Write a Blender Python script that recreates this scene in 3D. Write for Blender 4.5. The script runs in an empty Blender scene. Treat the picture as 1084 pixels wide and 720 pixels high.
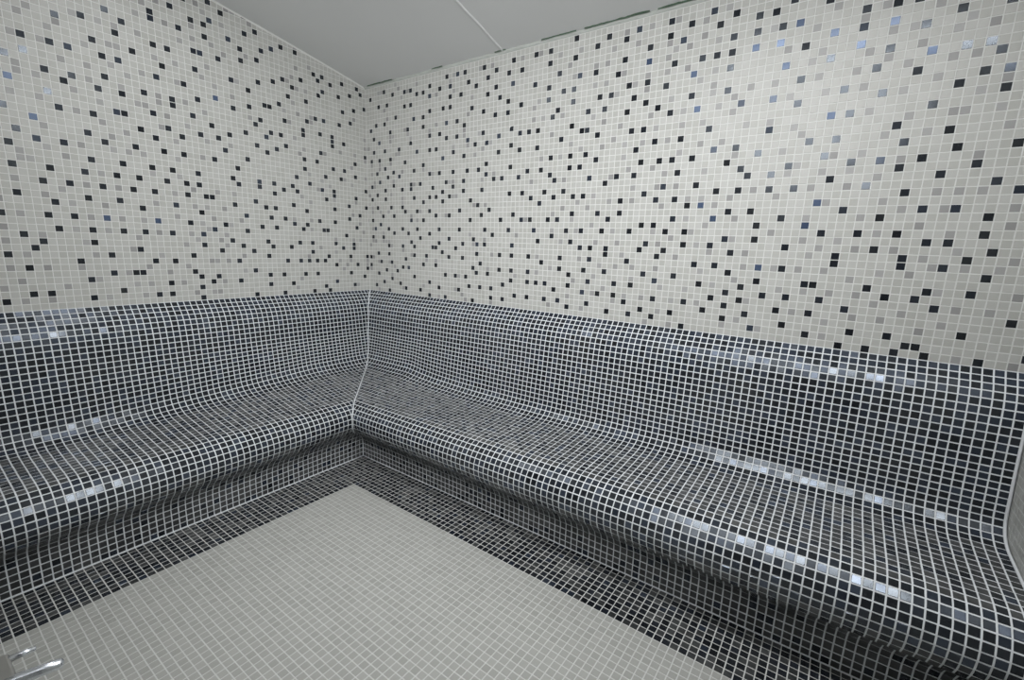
import bpy, math, random
from mathutils import Vector
random.seed(7)
S = 0.026                      # metres per mosaic module (25 mm tile and its joint)
ZF = 82.0                      # the floor lies 82 modules under the low corner of the ceiling
H = 0.992                      # row pitch of the wall mosaic, in modules
C = bpy.context.scene.collection
sc = bpy.context.scene

# ---------------------------------------------------------------- mosaic patterns (row: columns)
DARK_R = {0:(56,),1:(6,26,29,31,36,43,48,51,62,67,72,78),2:(1,9,13,15,21,39,60,65,75,81,88),3:(17,19,24,27,32,37,42,45,51,56,72,79,84,86,92),4:(4,7,21,34,69,74),5:(13,15,27,30,39,43,53,65,81,84,87,89,96,99,101),6:(37,48,57,60,69),7:(10,21,25,27,40,51,64,73,77,79,81,84,87,93,96,99,105,109),8:(3,6,16,19,33,42,54,56,90,102),9:(1,36,45,51,66,69,76,81,96),10:(8,14,19,26,29,39,42,56,61,63,72,88,93,99),11:(2,31,53,67,103,106,108),12:(4,21,24,52,59,62,69,76,81,90,98,109),13:(15,26,29,36,43,66,71,102),14:(2,6,11,32,40,45,47,49,56,73,77,83,87,95,108,110),15:(17,21,23,34,37,58,59,90,99,106),16:(1,4,8,28,43,54,61,67,69,110),17:(13,25,31,40,45,49,79,94,96,104),18:(6,19,71,75,87),19:(3,9,16,37,52,56,59,68,101),20:(7,11,21,24,28,32,35,43,61,80,83,92,95,106),21:(4,37,47,50,56,58,69,72,74,77,86,102),22:(1,9,15,18,26,31,39,41,45,52,82,94,107,112),23:(6,12,15,22,28,53,60,65,68,75,84,90,97,100,104),24:(3,25,31,36,63,85,88,102,109),25:(1,6,16,21,23,27,43,46,51,55,73,78,95,106),26:(19,25,33,48,53,57,59,70,81,84,88,91,99,111),27:(3,8,12,35,50,66,72,75,103,113),28:(13,17,21,30,38,77,79,94),29:(5,9,23,27,36,44,57,62,66,83,86,97,105,108),30:(1,15,19,33,41,46,48,52,54,64,75,81,90,101,111),31:(4,70,72,87,93),32:(2,7,12,17,24,30,37,43,49,56,59,63,68,74,77,95,99,103,111),33:(9,14,21,39,53,83,87,106,108),34:(1,5,18,27,34,50,57,71,77,81,91,101,112),35:(15,24,31,35,37,44,59,61,64,70,74,84,97,104,110),36:(7,12,16,22,23,29,64,73,97,104,108),37:(25,35,41,44,48,55,61,68,79,82,88,91,112),38:(3,7,16,20,27,31,51,84),39:(0,13,36,55,60,64,71,76,88,94,95,101,107,111),40:(4,8,19,23,34,41,44,48,57,73,80,86,103,106),41:(0,12,14,35,38,61,66,69,84,89,92,96,108),42:(6,10,26,29,32,44,48,50,52,57,82,86,99,115),43:(3,16,42,54,60,63,66,73,78,84,91,95),44:(8,21,33,36,39,68,81,87,111),45:(5,11,24,30,45,48,52,55,61,71,76,84,92,100,104),46:(2,13,18,39,42,57,65,69,73,88,95,106,107,117),47:(7,21,26,34,78,99,102,105,108,113)}
GREY_R = {1:(45,49,65,69,73,80),2:(53,57,77),3:(63,67),4:(55,72,77,93),5:(60,62,73,75,79,86,98),6:(56,72,91,96,103),7:(65,),8:(60,62,69,72,75,88,99,101,106),9:(49,67,79,92,105,108),10:(48,64,69,77,91,97,102),11:(79,99),12:(48,50,54,73,79,84,87,92,96,101,105,107),13:(60,82),14:(62,70,75,80,89,93,97,104),15:(52,65,82,101,110),16:(71,75,78,108),17:(56,64,84,87,98),18:(58,62,66,69,73,90,102,106,107,110),19:(50,54,78,81,91),20:(66,75,100,104,111),21:(83,89),22:(67,71,95,98),23:(48,55,64,73,79,91,102,109),24:(90,94,97),25:(68,72,75,100),26:(61,86,93,97),27:(58,64,68,77,79,83,89,106,108,110),28:(55,60,73,81,95,101),29:(53,103,107,113),30:(47,57,77,84,93,99),31:(61,80,105,113),32:(53,58,65,72,78,89,101,108),33:(45,75,84,93,97),34:(55,62,66,73,79,95,99,103,109),35:(81,86,94,106,114),36:(67,76,107,110,113),37:(50,59,86,90,93,96,102,105),38:(63,66,69,73,80,99),39:(53,85,108,115),40:(50,62,69,82,91,94,97,100),41:(45,58,74,78,102,110,113),42:(64,87,105),43:(62,68,71,76,80,93,100,103,109),44:(57,66,97,107),45:(74,86),46:(53,60,84,89,97),47:(72,76,111,116)}
GLINT_R = {5:(89,),6:(69,),7:(84,87,93,99),9:(76,96),10:(88,),11:(103,),14:(77,),17:(94,),28:(79,94),30:(81,),31:(93,),37:(88,)}
DARK_L = {-6:(26,32),-5:(17,30,36),-4:(24,),-3:(16,19,26,32,38),-2:(21,33,35,44),-1:(23,29,41),0:(1,5,10,12,27,33,37,41),1:(0,8,11,24,47),2:(3,15,27,45),3:(6,10,19,31,34,35,50),4:(-1,11,17,21,39,41,46,53),5:(2,24),6:(5,14,18,29,35,44,49),7:(26,40),8:(3,20,46,48,52,54,57),9:(6,10,12,22,23,37,41),10:(14,26,32,57),11:(19,29,35,48,59),12:(8,11,15,24,39,43,52,55),13:(5,8,15,25,39,46,49,53),14:(8,20,22,36,59),15:(-1,23,27,33,42,55),16:(11,19,30,46,47),17:(2,21,25,32,35,40,50,54),18:(12,15,23,38,44,60),19:(5,8,31,42,57),20:(2,15,27,51),21:(6,10,33,38,41,45,49,59),22:(17,29,54,57),23:(-1,14,60),24:(8,11,18,22,25,30,36,40,43,47,51),25:(2,8,17,20,25,29),26:(10,22,36,38,41,45,48,52,56,60),27:(-1,4),28:(8,18,26,34,35,38,43,46,50,54,57,62),29:(1,15,22,24,30),30:(4,40,48,52,60),31:(8,12,20,23,28,36,45,56),32:(2,15,18),33:(10,11,16,22,25,32,38,43,50,54,57,62),34:(5,28,34),35:(36,41,45,48,52,56),36:(3,8,14,17,24,31,60),37:(3,6,19,23,29,36,52,58),38:(14,27,33,46,59),39:(-1,4,10,24,38,50,62),40:(11,13,15,17,20,30,41,44,54),41:(2,8,60),42:(-1,27,38,46,47,50),43:(4,13,16,21,24,34,37,53,64),44:(0,30,35,42),45:(8,19,24,37,49,58,60),46:(3,11,42,44,53,63),47:(10,14,21,27,37)}
GREY_L = {-6:(28,),-5:(25,34),-4:(33,),-3:(30,40),-2:(42,),-1:(35,),0:(39,43),1:(26,32,35),2:(30,37),3:(43,46,48,51),4:(56,),5:(33,53,57),6:(28,38,41,46,47,54),7:(34,50),8:(32,55,58),9:(29,38,43,47),10:(45,50,53),12:(26,37,41,46,50,58),13:(34,41,56,58),14:(43,44,52),15:(40,49),16:(37,56,59),17:(41,52),18:(30,34,49),19:(39,46),20:(48,56),21:(35,61),22:(39,44,46,48,52),23:(56,),24:(54,59),25:(39,43,58,59),26:(50,),27:(30,33,37),28:(40,48,52,60),29:(55,),30:(32,35,37,43,57),31:(50,54,62),32:(29,34,40),33:(31,36,45,48,52,60),34:(35,),35:(32,38,43,50,54,62),36:(33,37,46,58),37:(32,39,53,62),38:(47,),39:(29,43,52,60),40:(32,34,35),41:(39,45,54,58,62),42:(29,42,48),43:(52,61),44:(33,40,45,47,56,63),46:(34,35,38,46,51,58,61)}
GLINT_L = {10:(32,),14:(59,),19:(57,),33:(43,50)}

# ---------------------------------------------------------------- helpers
def W(x, y, z):
    return (x * S, y * S, (z + ZF) * S)

def node_mat(name, base, rough, spec=0.5, metallic=0.0, tone_lo=None, coat=0.0, noise=0.0, nscale=60.0, tint=None, film=None):
    """Principled material; per-tile attribute 'tone' (0..1) blends base -> tone_lo."""
    m = bpy.data.materials.new(name); m.use_nodes = True
    nt = m.node_tree; b = nt.nodes['Principled BSDF']
    b.inputs['Roughness'].default_value = rough
    b.inputs['Specular IOR Level'].default_value = spec
    b.inputs['Metallic'].default_value = metallic
    b.inputs['Coat Weight'].default_value = coat
    b.inputs['Coat Roughness'].default_value = 0.08
    if tint: b.inputs['Specular Tint'].default_value = (*tint, 1)
    src = None
    if tone_lo is not None:
        at = nt.nodes.new('ShaderNodeAttribute'); at.attribute_name = 'tone'
        mx = nt.nodes.new('ShaderNodeMix'); mx.data_type = 'RGBA'
        mx.inputs[6].default_value = (*base, 1); mx.inputs[7].default_value = (*tone_lo, 1)
        nt.links.new(at.outputs['Fac'], mx.inputs[0]); src = mx.outputs[2]
    if noise:
        tc = nt.nodes.new('ShaderNodeTexCoord'); nz = nt.nodes.new('ShaderNodeTexNoise')
        nz.inputs['Scale'].default_value = nscale; nz.inputs['Detail'].default_value = 4
        nt.links.new(tc.outputs['Object'], nz.inputs['Vector'])
        mr = nt.nodes.new('ShaderNodeMapRange')
        mr.inputs[3].default_value = 1 - noise; mr.inputs[4].default_value = 1 + noise
        nt.links.new(nz.outputs['Fac'], mr.inputs[0])
        mu = nt.nodes.new('ShaderNodeMix'); mu.data_type = 'RGBA'; mu.blend_type = 'MULTIPLY'
        mu.inputs[0].default_value = 1
        if src: nt.links.new(src, mu.inputs[6])
        else: mu.inputs[6].default_value = (*base, 1)
        nt.links.new(mr.outputs[0], mu.inputs[7]); src = mu.outputs[2]
    if film:                                            # patchy film of grout dust left on the glass
        tc = nt.nodes.new('ShaderNodeTexCoord'); nz = nt.nodes.new('ShaderNodeTexNoise')
        nz.inputs['Scale'].default_value = 5.0; nz.inputs['Detail'].default_value = 5; nz.inputs['Roughness'].default_value = .65
        nt.links.new(tc.outputs['Object'], nz.inputs['Vector'])
        mr = nt.nodes.new('ShaderNodeMapRange'); mr.inputs[1].default_value = .42; mr.inputs[2].default_value = .75
        mr.inputs[3].default_value = 0; mr.inputs[4].default_value = film
        nt.links.new(nz.outputs['Fac'], mr.inputs[0])
        mf = nt.nodes.new('ShaderNodeMix'); mf.data_type = 'RGBA'
        nt.links.new(mr.outputs[0], mf.inputs[0]); nt.links.new(src, mf.inputs[6])
        mf.inputs[7].default_value = (.36, .37, .36, 1); src = mf.outputs[2]
    if src: nt.links.new(src, b.inputs['Base Color'])
    else: b.inputs['Base Color'].default_value = (*base, 1)
    return m

BLUE_TINT = (.80, .90, 1.0)
M = dict(
    grout=node_mat('pale_grout', (.72, .73, .71), .8, .3, noise=.06, nscale=25),
    bench_grout=node_mat('bench_grout', (.74, .77, .79), .8, .3, noise=.10, nscale=18),
    floor_grout=node_mat('floor_grout', (.66, .67, .65), .8, .3, noise=.05, nscale=18),
    cream=node_mat('cream_tile', (.47, .475, .445), .42, .45, tone_lo=(.525, .53, .505), noise=.05, nscale=420),
    grey=node_mat('grey_tile', (.29, .29, .285), .42, .45, tone_lo=(.40, .40, .395), noise=.05, nscale=420),
    floor_tile=node_mat('pale_floor_tile', (.40, .405, .38), .40, .45, tone_lo=(.45, .455, .43), noise=.05, nscale=420),
    black=node_mat('black_glass_tile', (.008, .009, .011), .17, .55, tone_lo=(.024, .029, .040), noise=.25, nscale=300, tint=BLUE_TINT, film=.07),
    slate=node_mat('blue_black_glass_tile', (.022, .029, .044), .19, .7, tone_lo=(.06, .075, .105), metallic=.3, noise=.3, nscale=300, tint=BLUE_TINT, film=.07),
    glint=node_mat('navy_tile_painted_glint', (.05, .075, .135), .22, .6, tone_lo=(.095, .135, .225), metallic=.18, noise=.2, nscale=300, tint=BLUE_TINT),  # navy tiles whose bright reflection is painted into the base colour
    dusty_lit=node_mat('dusty_lit_black_tile', (.026, .028, .029), .30, .6, tone_lo=(.055, .058, .061), noise=.25, nscale=300, film=.22),  # grout dust, with missing light on the plinth painted in as lighter colour
    plaster=node_mat('ceiling_board', (.80, .81, .81), .75, .25, noise=.02, nscale=3),
    band=node_mat('greenish_plaster', (.53, .555, .525), .85, .2, noise=.12, nscale=40),
    board=node_mat('green_board_edge', (.11, .17, .12), .85, .2, noise=.35, nscale=50),
    backwall=node_mat('pale_plaster', (.45, .45, .43), .6, .35, noise=.04, nscale=6),
    chrome=node_mat('chrome', (.80, .83, .88), .22, .5, metallic=1.0, noise=.02, nscale=30),
    satin=node_mat('satin_steel', (.34, .34, .32), .45, .5, metallic=.8, noise=.08, nscale=40),
)

def finish(name, verts, faces, mats, midx=None, tone=None, parent=None, smooth=False):
    me = bpy.data.meshes.new(name)
    me.from_pydata(verts, [], faces)
    for m in mats: me.materials.append(m)
    if midx: me.polygons.foreach_set('material_index', midx)
    if tone:
        a = me.attributes.new('tone', 'FLOAT', 'FACE'); a.data.foreach_set('value', tone)
    if smooth: me.polygons.foreach_set('use_smooth', [True] * len(me.polygons))
    me.update()
    o = bpy.data.objects.new(name, me); C.objects.link(o)
    if parent: o.parent = parent
    return o

class Mosaic:
    """collects a grout bed and bevelled tiles into one mesh"""
    def __init__(self, mats):
        self.v = []; self.f = []; self.mi = []; self.tn = []; self.mats = mats
    def quad(self, pts, mi=0, tone=.5):
        n = len(self.v); self.v += pts; self.f.append((n, n + 1, n + 2, n + 3)); self.mi.append(mi); self.tn.append(tone)
    def tile(self, q, nrm, mi, tone, gap=.06, bev=.04, hgt=.04, tilt=0.0, jit=0.0):
        """q: four corners (module units, counter-clockwise seen from the room); nrm: unit normal"""
        a, b, c, d = [Vector(p) for p in q]; n = Vector(nrm)
        cen = (a + b + c + d) / 4
        eu = ((b - a) + (c - d)) / 2; ev = ((d - a) + (c - b)) / 2
        lu, lv = eu.length, ev.length
        if lu < .12 or lv < .12: return
        u = eu / lu; v = ev / lv
        ju, jv = random.uniform(-jit, jit), random.uniform(-jit, jit)
        def ring(ins, hh, tl):
            out = []
            for p, su, sv in ((a, 1, 1), (b, -1, 1), (c, -1, -1), (d, 1, -1)):
                r = p + u * (su * min(ins, lu * .4) + ju) + v * (sv * min(ins, lv * .4) + jv)
                w = r - cen
                out.append(r + n * (hh + tl[0] * w.dot(u) + tl[1] * w.dot(v)))
            return out
        tl = (random.gauss(0, tilt), random.gauss(0, tilt))
        lo = ring(gap, -.015, (0, 0)); hi = ring(gap + bev, hgt, tl)
        i = len(self.v)
        self.v += [W(*p) for p in lo] + [W(*p) for p in hi]
        self.f.append((i + 4, i + 5, i + 6, i + 7)); self.mi.append(mi); self.tn.append(tone)
        for k in range(4):
            k2 = (k + 1) % 4
            self.f.append((i + k, i + k2, i + 4 + k2, i + 4 + k)); self.mi.append(mi); self.tn.append(tone)
    def build(self, name, parent=None):
        return finish(name, self.v, self.f, self.mats, self.mi, self.tn, parent)

def tag(o, label, cat, group=None):
    o['label'] = label; o['category'] = cat
    if group: o['group'] = group

def structure(o):
    o['kind'] = 'structure'; return o

def box(lo, hi):
    (x0, y0, z0), (x1, y1, z1) = lo, hi
    v = [W(x, y, z) for z in (z0, z1) for x, y in ((x0, y0), (x1, y0), (x1, y1), (x0, y1))]
    f = [(3, 2, 1, 0), (4, 5, 6, 7), (0, 1, 5, 4), (1, 2, 6, 5), (2, 3, 7, 6), (3, 0, 4, 7)]
    return v, f

def tube(path, rad, n=10, squash=1.0):
    """a round bar along a path of module points, closed at both ends"""
    v = []; f = []
    P = [Vector(p) for p in path]
    for i, p in enumerate(P):
        t = (P[min(i + 1, len(P) - 1)] - P[max(i - 1, 0)]).normalized()
        ref = Vector((0, 0, 1)) if abs(t.z) < .9 else Vector((1, 0, 0))
        a = t.cross(ref).normalized(); b = t.cross(a).normalized()
        r = rad[i] if isinstance(rad, (list, tuple)) else rad
        for k in range(n):
            w = 2 * math.pi * k / n
            v.append(W(*(p + a * (math.cos(w) * r) + b * (math.sin(w) * r * squash))))
    for i in range(len(P) - 1):
        for k in range(n):
            k2 = (k + 1) % n
            f.append((i * n + k, i * n + k2, (i + 1) * n + k2, (i + 1) * n + k))
    f.append(tuple(range(n - 1, -1, -1))); f.append(tuple((len(P) - 1) * n + k for k in range(n)))
    return v, f

# ---------------------------------------------------------------- room dimensions (module units)
XE, YB = 118.55, -96.0                                  # end wall, wall behind the camera
def poly(c, b): 
    r = 0
    for k in c: r = r * b + k
    return r
def XC(b):                                             # column joints of the right wall
    q = min(max(b, 0), 120) / 100
    return .44 + b + poly((-1.178, .1668, 2.4828, -1.3823, 0), q)
def YC(b):                                             # column joints of the left wall
    q = min(max(b, 0), 66) / 100
    return .95 + b + poly((-7.5505, 6.715, -1.3529, 0), q)
def ceil_z(t): return .45 + .2 * t - .0007 * t * t      # the ceiling rises away from the right wall

# ---------------------------------------------------------------- walls
def has(d, r, c): return c in d.get(r, ())
def tile_kind(side, r, c):
    dark, grey, glint = (DARK_R, GREY_R, GLINT_R) if side == 'R' else (DARK_L, GREY_L, GLINT_L)
    if has(glint, r, c): return 5
    if has(dark, r, c): return 2 if random.random() > .07 else 3
    if has(grey, r, c): return 1
    known = (c >= 40 and r >= 0) if side == 'R' else (20 <= c <= 64 and r > -6)
    if not known and random.random() < .065: return 1
    far = (side == 'R' and c > 117) or (side == 'L' and (c > 64 or r < -6))
    if far and random.random() < .10: return 2
    return 0

WM = [M['cream'], M['grey'], M['black'], M['slate'], M['grout'], M['glint']]
def put_wall_tile(ms, q, n, k):
    tone = random.random() if k != 2 else min(1, abs(random.gauss(0, .4)))
    ms.tile(q, n, k, tone, gap=.046, bev=.03, hgt=.03 if k < 2 else .045, tilt=.012 if k < 2 else .03, jit=.008)

ms = Mosaic(WM)                                         # right wall: the plane y = 0
ms.quad([W(0, 0, -47.7), W(XE, 0, -47.7), W(XE, 0, .05), W(0, 0, .05)], 4)
for b in range(-1, 119):
    x0, x1 = max(XC(b), .04), min(XC(b + 1), XE)
    for r in range(48):
        z1, z0 = -r * H, -(r + 1) * H
        put_wall_tile(ms, [(x0, 0, z0), (x1, 0, z0), (x1, 0, z1), (x0, 0, z1)], (0, -1, 0), tile_kind('R', r, b))
structure(ms.build('wall_right'))

ms = Mosaic(WM)                                         # left wall: the plane x = 0, cut by the sloping ceiling
t = 0
while t < -YB:
    t2 = min(t + 4, -YB)
    ms.quad([W(0, -t2, -47.7), W(0, -t, -47.7), W(0, -t, ceil_z(t)), W(0, -t2, ceil_z(t2))], 4)
    t = t2
for b in range(-1, 95):
    t0, t1 = max(YC(b), .04), min(YC(b + 1), -YB)
    c0, c1 = ceil_z(t0) - .3, ceil_z(t1) - .3
    r = -20
    for r in range(-20, 48):
        z1, z0 = -r * H, -(r + 1) * H
        if z0 > c0 and z0 > c1: continue
        q = [(0, -t1, min(z0, c1)), (0, -t0, min(z0, c0)), (0, -t0, min(z1, c0)), (0, -t1, min(z1, c1))]
        put_wall_tile(ms, q, (1, 0, 0), tile_kind('L', r, b))
structure(ms.build('wall_left'))

ms = Mosaic(WM)                                         # end wall at the right edge of the photograph
t = 0
while t < -YB:
    t2 = min(t + 4, -YB)
    ms.quad([W(XE, -t, -ZF), W(XE, -t2, -ZF), W(XE, -t2, ceil_z(t2)), W(XE, -t, ceil_z(t))], 4)
    t = t2
for b in range(0, 95):
    t0, t1 = b + .06, min(b + 1.06, -YB)
    for r in range(-14, 82):
        z1, z0 = -r * H, -(r + 1) * H
        if z1 > ceil_z(t0) - .2: continue
        k = 0
        if r < 50:
            s = random.random(); k = 2 if s < .09 else 1 if s < .16 else 0
        put_wall_tile(ms, [(XE, -t0, z0), (XE, -t1, z0), (XE, -t1, z1), (XE, -t0, z1)], (-1, 0, 0), k)
structure(ms.build('wall_end'))

# wall behind the camera with the doorway the photographer stands in
DX0, DX1, DZ = 78.0, 114.0, -3.0
v = []; f = []
def wq(x0, x1, z0, z1):
    n = len(v); v.extend([W(x0, YB, z0), W(x1, YB, z0), W(x1, YB, z1), W(x0, YB, z1)]); f.append((n, n + 3, n + 2, n + 1))
top = ceil_z(-YB)
wq(0, DX0, -ZF, top); wq(DX1, XE, -ZF, top); wq(DX0, DX1, DZ, top)
structure(finish('wall_back', v, f, [M['backwall']]))

# ---------------------------------------------------------------- ceiling
v = []; f = []
N = 24
for i in range(N + 1):
    t = -YB * i / N
    v += [W(0, -t, ceil_z(t)), W(XE, -t, ceil_z(t))]
for i in range(N): f.append((2 * i, 2 * i + 1, 2 * i + 3, 2 * i + 2))
structure(finish('ceiling', v, f, [M['plaster']]))

# joint between the two ceiling boards, and the unfinished edge above the right wall
v = []; f = []
for i in range(N + 1):
    t = max(.1, -YB * i / N); z = ceil_z(t)
    xx = 41.3 + .07 * t + .08 * math.sin(t * .9)
    v += [W(xx - .42, -t, z), W(xx - .2, -t, z - .10), W(xx + .16, -t, z - .17), W(xx + .24, -t, z)]
for i in range(N):
    for k in range(3): f.append((4 * i + k, 4 * i + 4 + k, 4 * i + 5 + k, 4 * i + 1 + k))
structure(finish('trim_1', v, f, [M['plaster']], smooth=True))
v = []; f = []                                          # greenish plaster strip over the last tile row
NB = 160
for i in range(NB + 1):
    x = XE * i / NB
    zt = ceil_z(.25)
    z0 = .03
    dep = .10 + .05 * math.sin(x * 1.7) + .04 * math.sin(x * .61)
    v += [W(x, -.02, z0), W(x, -dep - .05, z0 + .15), W(x, -.35 - dep, zt - .02), W(x, -.02, zt + .1)]
for i in range(NB):
    for k in range(3): f.append((4 * i + k, 4 * i + 1 + k, 4 * i + 5 + k, 4 * i + 4 + k))
structure(finish('trim_2', v, f, [M['band']], smooth=True))
v = []; f = []                                          # torn edge of the green board showing in places
for x0, x1, wd in ((1.5, 10.5, .24), (22.8, 26.0, .12), (39.6, 42.2, .14), (50, 57, .07), (58.5, 64, .13), (64, 69.6, .30), (70.8, 79, .22), (84, 96, .2)):
    n = max(6, int((x1 - x0) * 2))
    base = len(v)
    for i in range(n + 1):
        x = x0 + (x1 - x0) * i / n
        e = math.sin(math.pi * i / n) ** .5
        w = wd * e * (.15 + .85 * random.random()) + .01
        y = -.52 - .08 * random.random(); z = ceil_z(-y)
        v += [W(x, y + w * .5, z - .10), W(x, y, z - .16), W(x, y - w, z - .05), W(x, y - w, z + .02)]
    for i in range(n):
        for k in range(3): f.append((base + 4 * i + k, base + 4 * i + 1 + k, base + 4 * i + 5 + k, base + 4 * i + 4 + k))
structure(finish('trim_3', v, f, [M['board']]))

# ---------------------------------------------------------------- bench
# profile: distance from the wall, height; the foot of the left wing stands a little further out
BACK = [(0, -47.62), (.63, -48.45), (1.32, -49.25), (1.93, -50.1), (2.36, -51.0), (2.63, -51.95), (2.83, -52.9),
        (3.0, -53.9), (3.45, -58.0), (3.95, -62.0), (4.22, -64.2), (4.38, -65.1), (4.8, -66.0)]
SEAT = [(4.8, -66.0), (5.6, -66.8), (6.9, -67.3), (8.6, -67.55), (13.5, -67.85), (18.2, -68.1), (19.5, -68.45), (20.55, -69.1),
        (21.35, -70.0), (21.8, -71.0), (21.92, -72.0), (21.75, -73.0), (21.3, -73.95), (20.6, -74.8)]
FOOT_L = [(20.6, -74.8), (19.7, -75.6), (19.0, -76.5), (18.62, -77.5), (18.48, -78.6), (18.44, -82.0)]
FOOT_R = [(20.6, -74.8), (19.2, -75.6), (18.0, -76.5), (17.3, -77.5), (17.0, -78.6), (16.95, -82.0)]
def dense(p, n=14):
    """smooth the polyline by Catmull-Rom"""
    out = []
    for i in range(len(p) - 1):
        a, b, c, d = p[max(i - 1, 0)], p[i], p[i + 1], p[min(i + 2, len(p) - 1)]
        for k in range(n):
            t = k / n
            out.append(tuple(.5 * (2 * b[j] + (c[j] - a[j]) * t + (2 * a[j] - 5 * b[j] + 4 * c[j] - d[j]) * t * t + (3 * b[j] - a[j] - 3 * c[j] + d[j]) * t ** 3) for j in (0, 1)))
    out.append(p[-1]); return out
def chain(foot):
    a = dense(BACK)[:-1] + dense(SEAT)[:-1] + dense(foot)
    return a
PL, PR = chain(FOOT_L), chain(FOOT_R)
NBK, NST = 14 * (len(BACK) - 1), 14 * (len(BACK) + len(SEAT) - 2)   # index where the seat, then the foot begins
ARC = [0.0]
for i in range(1, len(PL)): ARC.append(ARC[-1] + math.hypot(PL[i][0] - PL[i - 1][0], PL[i][1] - PL[i - 1][1]))
def at(P, s):
    s = min(max(s, 0), ARC[-1])
    lo, hi = 0, len(ARC) - 1
    while hi - lo > 1:
        m = (lo + hi) // 2
        if ARC[m] <= s: lo = m
        else: hi = m
    t = (s - ARC[lo]) / max(1e-9, ARC[hi] - ARC[lo])
    return (P[lo][0] + (P[hi][0] - P[lo][0]) * t, P[lo][1] + (P[hi][1] - P[lo][1]) * t)
def lift(z):                                            # how far the right wing climbs towards its end, by height
    if z > -58 or z < -80: return 0
    if z > -66: return (-58 - z) / 8
    if z > -72.5: return 1
    return max(0, (z + 80) / 7.5)
def heel(d, z):                                         # the cove at the back of the seat swells towards the corner
    if z > -66 and d < 5: return min(1, max(0, (-57 - z) / 8))
    return max(0, 1 - (d - 4.8) / 12.5) if z > -70 else 0
def PT_R(u, s):
    d, z = at(PR, s); return (u, -d, z + .013 * max(0, u - 22) * lift(z) + 1.9 * math.exp(-(max(u, 20) - 20) / 12) * heel(d, z))
def PT_L(u, s):
    d, z = at(PL, s); return (d, -u, z + 1.9 * max(0, 1 - (max(u, 20) - 20) / 40) * heel(d, z))
S_BACK, S_SEAT, S_END = ARC[NBK], ARC[NST], ARC[-1]
def joints(s0, s1):
    n = max(1, round((s1 - s0) / .985)); return [s0 + (s1 - s0) * i / n for i in range(n + 1)]
BM = [M['black'], M['slate'], M['bench_grout'], M['dusty_lit']]
def wing(side, s0, s1, name, parent):
    ms = Mosaic(BM)
    PT, cols, end = (PT_R, XC, XE - .12) if side == 'R' else (PT_L, YC, -YB - .3)
    other = PL if side == 'R' else PR
    mit = lambda s: at(other, s)[0]
    js = joints(s0, s1)
    for a, b in zip(js, js[1:]):                        # grout bed
        ua, ub = mit(a), mit(b)
        for k in range(70):
            f0, f1 = (k / 70) ** 1.6, ((k + 1) / 70) ** 1.6
            L4 = [PT(ua + (end - ua) * f0, a), PT(ub + (end - ub) * f0, b), PT(ub + (end - ub) * f1, b), PT(ua + (end - ua) * f1, a)]
            if side == 'L': L4 = L4[::-1]
            ms.quad([W(*p) for p in L4], 2)
    for a, b in zip(js, js[1:]):
        ma, mb = mit(a) + .10, mit(b) + .10
        for c in range(-1, 119 if side == 'R' else 95):
            u0, u1 = cols(c), min(cols(c + 1), end - .05)
            if u1 < min(ma, mb) + .1 or u0 > end - .2: continue
            q = [PT(max(u0, mb), b), PT(max(u1, mb + .01), b), PT(max(u1, ma + .01), a), PT(max(u0, ma), a)]
            nn = (Vector(q[1]) - Vector(q[0])).cross(Vector(q[3]) - Vector(q[0]))
            if side == 'L': q = [q[1], q[0], q[3], q[2]]; nn = -nn
            if nn.length < 1e-6: continue
            nn.normalize()
            k = 1 if random.random() < (.5 if name == 'backrest' and a < 5 else .22) else 0  # extra blue-black tiles on the ledge stand in for its bluish ceiling reflection
            zz = at(PR, (a + b) / 2)[1]                     # grout dust on the flat seat; bounced light painted in under the nose
            if name == 'plinth' and random.random() < .85: k = 3  # grout haze, made lighter in place of light reaching the plinth
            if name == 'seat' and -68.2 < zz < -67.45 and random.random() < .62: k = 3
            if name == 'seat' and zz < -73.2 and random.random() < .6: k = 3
            ms.tile(q, nn, k, min(1, abs(random.gauss(0, .45))), gap=.064, bev=.045, hgt=.05, tilt=.028, jit=.012)
    return ms.build(name, parent)

bench = bpy.data.objects.new('corner_bench', None); C.objects.link(bench)
bench.location = W(17, -17, -82)
tag(bench, 'L-shaped built-in bench covered in black mosaic tiles along both walls', 'bench')
bench_parts = []
for sd in 'LR':
    bench_parts += [wing(sd, 0, S_BACK, 'backrest', None), wing(sd, S_BACK, S_SEAT, 'seat', None), wing(sd, S_SEAT, S_END, 'plinth', None)]
path = []
for i in range(0, 260):                                 # grout bead down the mitre joint
    s = .05 + (S_END - .1) * i / 259
    path.append((at(PL, s)[0] + .04, -at(PR, s)[0] - .04, PT_L(at(PR, s)[0], s)[2] + .03))
v, f = tube(path, .13, 8); bench_parts.append(finish('mitre_joint', v, f, [M['bench_grout']], smooth=True))
v, f = tube([(18.5, -17.0 - i * 4, -81.95) for i in range(20)], .18, 8, .8); bench_parts.append(finish('sealant_bead', v, f, [M['bench_grout']], smooth=True))
v, f = tube([(18.5 + i * 4.11, -17.0, -81.95) for i in range(25)], .12, 8); bench_parts.append(finish('sealant_bead', v, f, [M['bench_grout']], smooth=True))
v, f = tube([(lambda p: (XE - .30, p[1] - .05, p[2] + .05))(PT_R(XE - .12, .3 + (S_END - .4) * i / 199)) for i in range(200)], .15, 8)
bench_parts.insert(6, finish('sealant_bead', v, f, [M['bench_grout']], smooth=True))
bpy.context.view_layer.update()
for o in bench_parts:
    o.parent = bench; o.matrix_parent_inverse = bench.matrix_world.inverted()
bench_parts[-2]['label'] = 'thick pale sealant bead at the floor'

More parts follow.
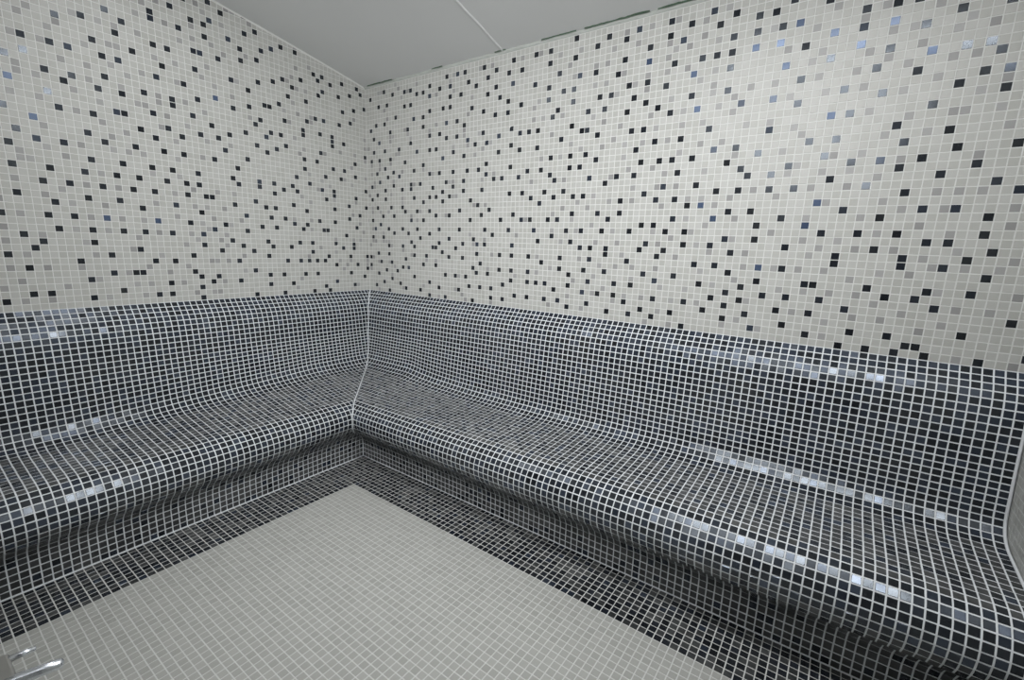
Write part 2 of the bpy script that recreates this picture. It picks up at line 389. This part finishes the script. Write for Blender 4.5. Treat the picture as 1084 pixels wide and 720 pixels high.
# ---------------------------------------------------------------- floor: pale field, nine dark rows along the bench
ms = Mosaic([M['floor_tile'], M['black'], M['slate'], M['floor_grout'], M['dusty_lit']])
ms.quad([W(0, YB, -82), W(XE, YB, -82), W(XE, 0, -82), W(0, 0, -82)], 3)
for i in range(18, 119):
    x0, x1 = XC(i) - XC(18) + 18.44, min(XC(i + 1) - XC(18) + 18.44, XE)
    for j in range(16, 95):
        y0, y1 = -YC(j), -YC(j + 1)
        dark = i < 27 or j < 25
        k = (2 if random.random() < .10 else 1) if dark else 0
        if dark and random.random() < .35: k = 4
        tone = random.random() * .6 if dark else random.random()
        ms.tile([(x0, y1, -82), (x1, y1, -82), (x1, y0, -82), (x0, y0, -82)], (0, 0, 1), k, tone,
                gap=.052, bev=.03, hgt=.03, tilt=.008, jit=.01)
structure(ms.build('floor'))

# ---------------------------------------------------------------- chrome fitting in the lower left corner
fit = bpy.data.objects.new('chrome_fitting', None); C.objects.link(fit)
fit.location = W(67, -76.4, -82)
tag(fit, 'chrome metal fitting with two short bars at the lower left corner', 'fitting')
parts = []
v, f = box((65.75, -77.6, -61.2), (68.1, -74.42, -58.0)); o = finish('body', v, f, [M['satin']])
bv = o.modifiers.new('bevel', 'BEVEL'); bv.width = .004; bv.segments = 3; parts.append(o)
v, f = tube([(66.2, -74.5, -58.15), (66.28, -73.95, -58.15), (66.36, -73.48, -58.15)], [.17, .17, .13], 16); parts.append(finish('thin_bar', v, f, [M['chrome']], smooth=True))
v, f = tube([(68.2, -75.2, -58.1), (68.25, -74.45, -58.1), (68.5, -73.6, -58.1), (68.72, -72.9, -58.1), (68.75, -72.82, -58.1)], [.29, .29, .28, .26, .16], 20); parts.append(finish('thick_bar', v, f, [M['chrome']], smooth=True))
v, f = tube([(67, -76.4, -81.6), (67, -76.4, -61.0)], .7, 24); parts.append(finish('standpipe', v, f, [M['chrome']], smooth=True))
v, f = tube([(67, -76.4, -81.99), (67, -76.4, -81.5), (67, -76.4, -81.2)], [1.7, 1.6, .9], 24); parts.append(finish('base_flange', v, f, [M['chrome']], smooth=True))
bpy.context.view_layer.update()
for o in parts:
    o.parent = fit; o.matrix_parent_inverse = fit.matrix_world.inverted()

# ---------------------------------------------------------------- light: ceiling lamps out of view, plus added unseen fill lights
def area(name, loc, to, sx, sy, power, col, shape='RECTANGLE'):
    d = bpy.data.lights.new(name, 'AREA'); d.shape = shape; d.size = sx
    if shape in ('RECTANGLE', 'ELLIPSE'): d.size_y = sy
    d.energy = power; d.color = col
    o = bpy.data.objects.new(name, d); C.objects.link(o)
    o.location = loc; o.rotation_euler = (Vector(to) - Vector(loc)).to_track_quat('-Z', 'Y').to_euler()
    return o
COOL = (.985, .985, 1.0)
area('ceiling_tube_light', W(95, -44, 5.2), W(95, -44, -80), 1.15, .14, 17.5, COOL)
area('ceiling_panel_light', W(25, -47, 7.0), W(23, -42, -80), .46, .46, 2.6, COOL)
area('added_fill_light', W(78, -88, 0), W(20, 0, -44), 1.5, .5, 17, COOL).data.spread = math.radians(100)  # added fill that brightens the corner, not a fitting of the room
area('added_ceiling_fill', W(72, -60, 3.5), W(72, -58, 90), 1.0, .3, 3.0, COOL)  # added upward fill that brightens the ceiling
w = bpy.data.worlds.new('world'); sc.world = w; w.use_nodes = True
w.node_tree.nodes['Background'].inputs['Color'].default_value = (.75, .85, 1, 1)
w.node_tree.nodes['Background'].inputs['Strength'].default_value = .04

# ---------------------------------------------------------------- camera
cam = bpy.data.cameras.new('camera'); cam.sensor_fit = 'HORIZONTAL'; cam.sensor_width = 36
cam.lens = 489.33 / 1084 * 36; cam.clip_start = .01
co = bpy.data.objects.new('camera', cam); C.objects.link(co)
A, Bt, Rl = 2.1873024, -.1979128, .0361989
fw = Vector((math.cos(Bt) * math.cos(A), math.cos(Bt) * math.sin(A), math.sin(Bt)))
r0 = Vector((math.sin(A), -math.cos(A), 0)); u0 = r0.cross(fw)
rr = r0 * math.cos(Rl) + u0 * math.sin(Rl); uu = -r0 * math.sin(Rl) + u0 * math.cos(Rl)
from mathutils import Matrix
mt = Matrix((rr, uu, -fw)).transposed().to_4x4(); mt.translation = Vector(W(99.6433, -76.1854, -35.565))
co.matrix_world = mt
sc.camera = co
vs = sc.view_settings
vs.view_transform = 'Standard'; vs.look = 'None'; vs.gamma = 1; vs.exposure = .13; vs.use_curve_mapping = False
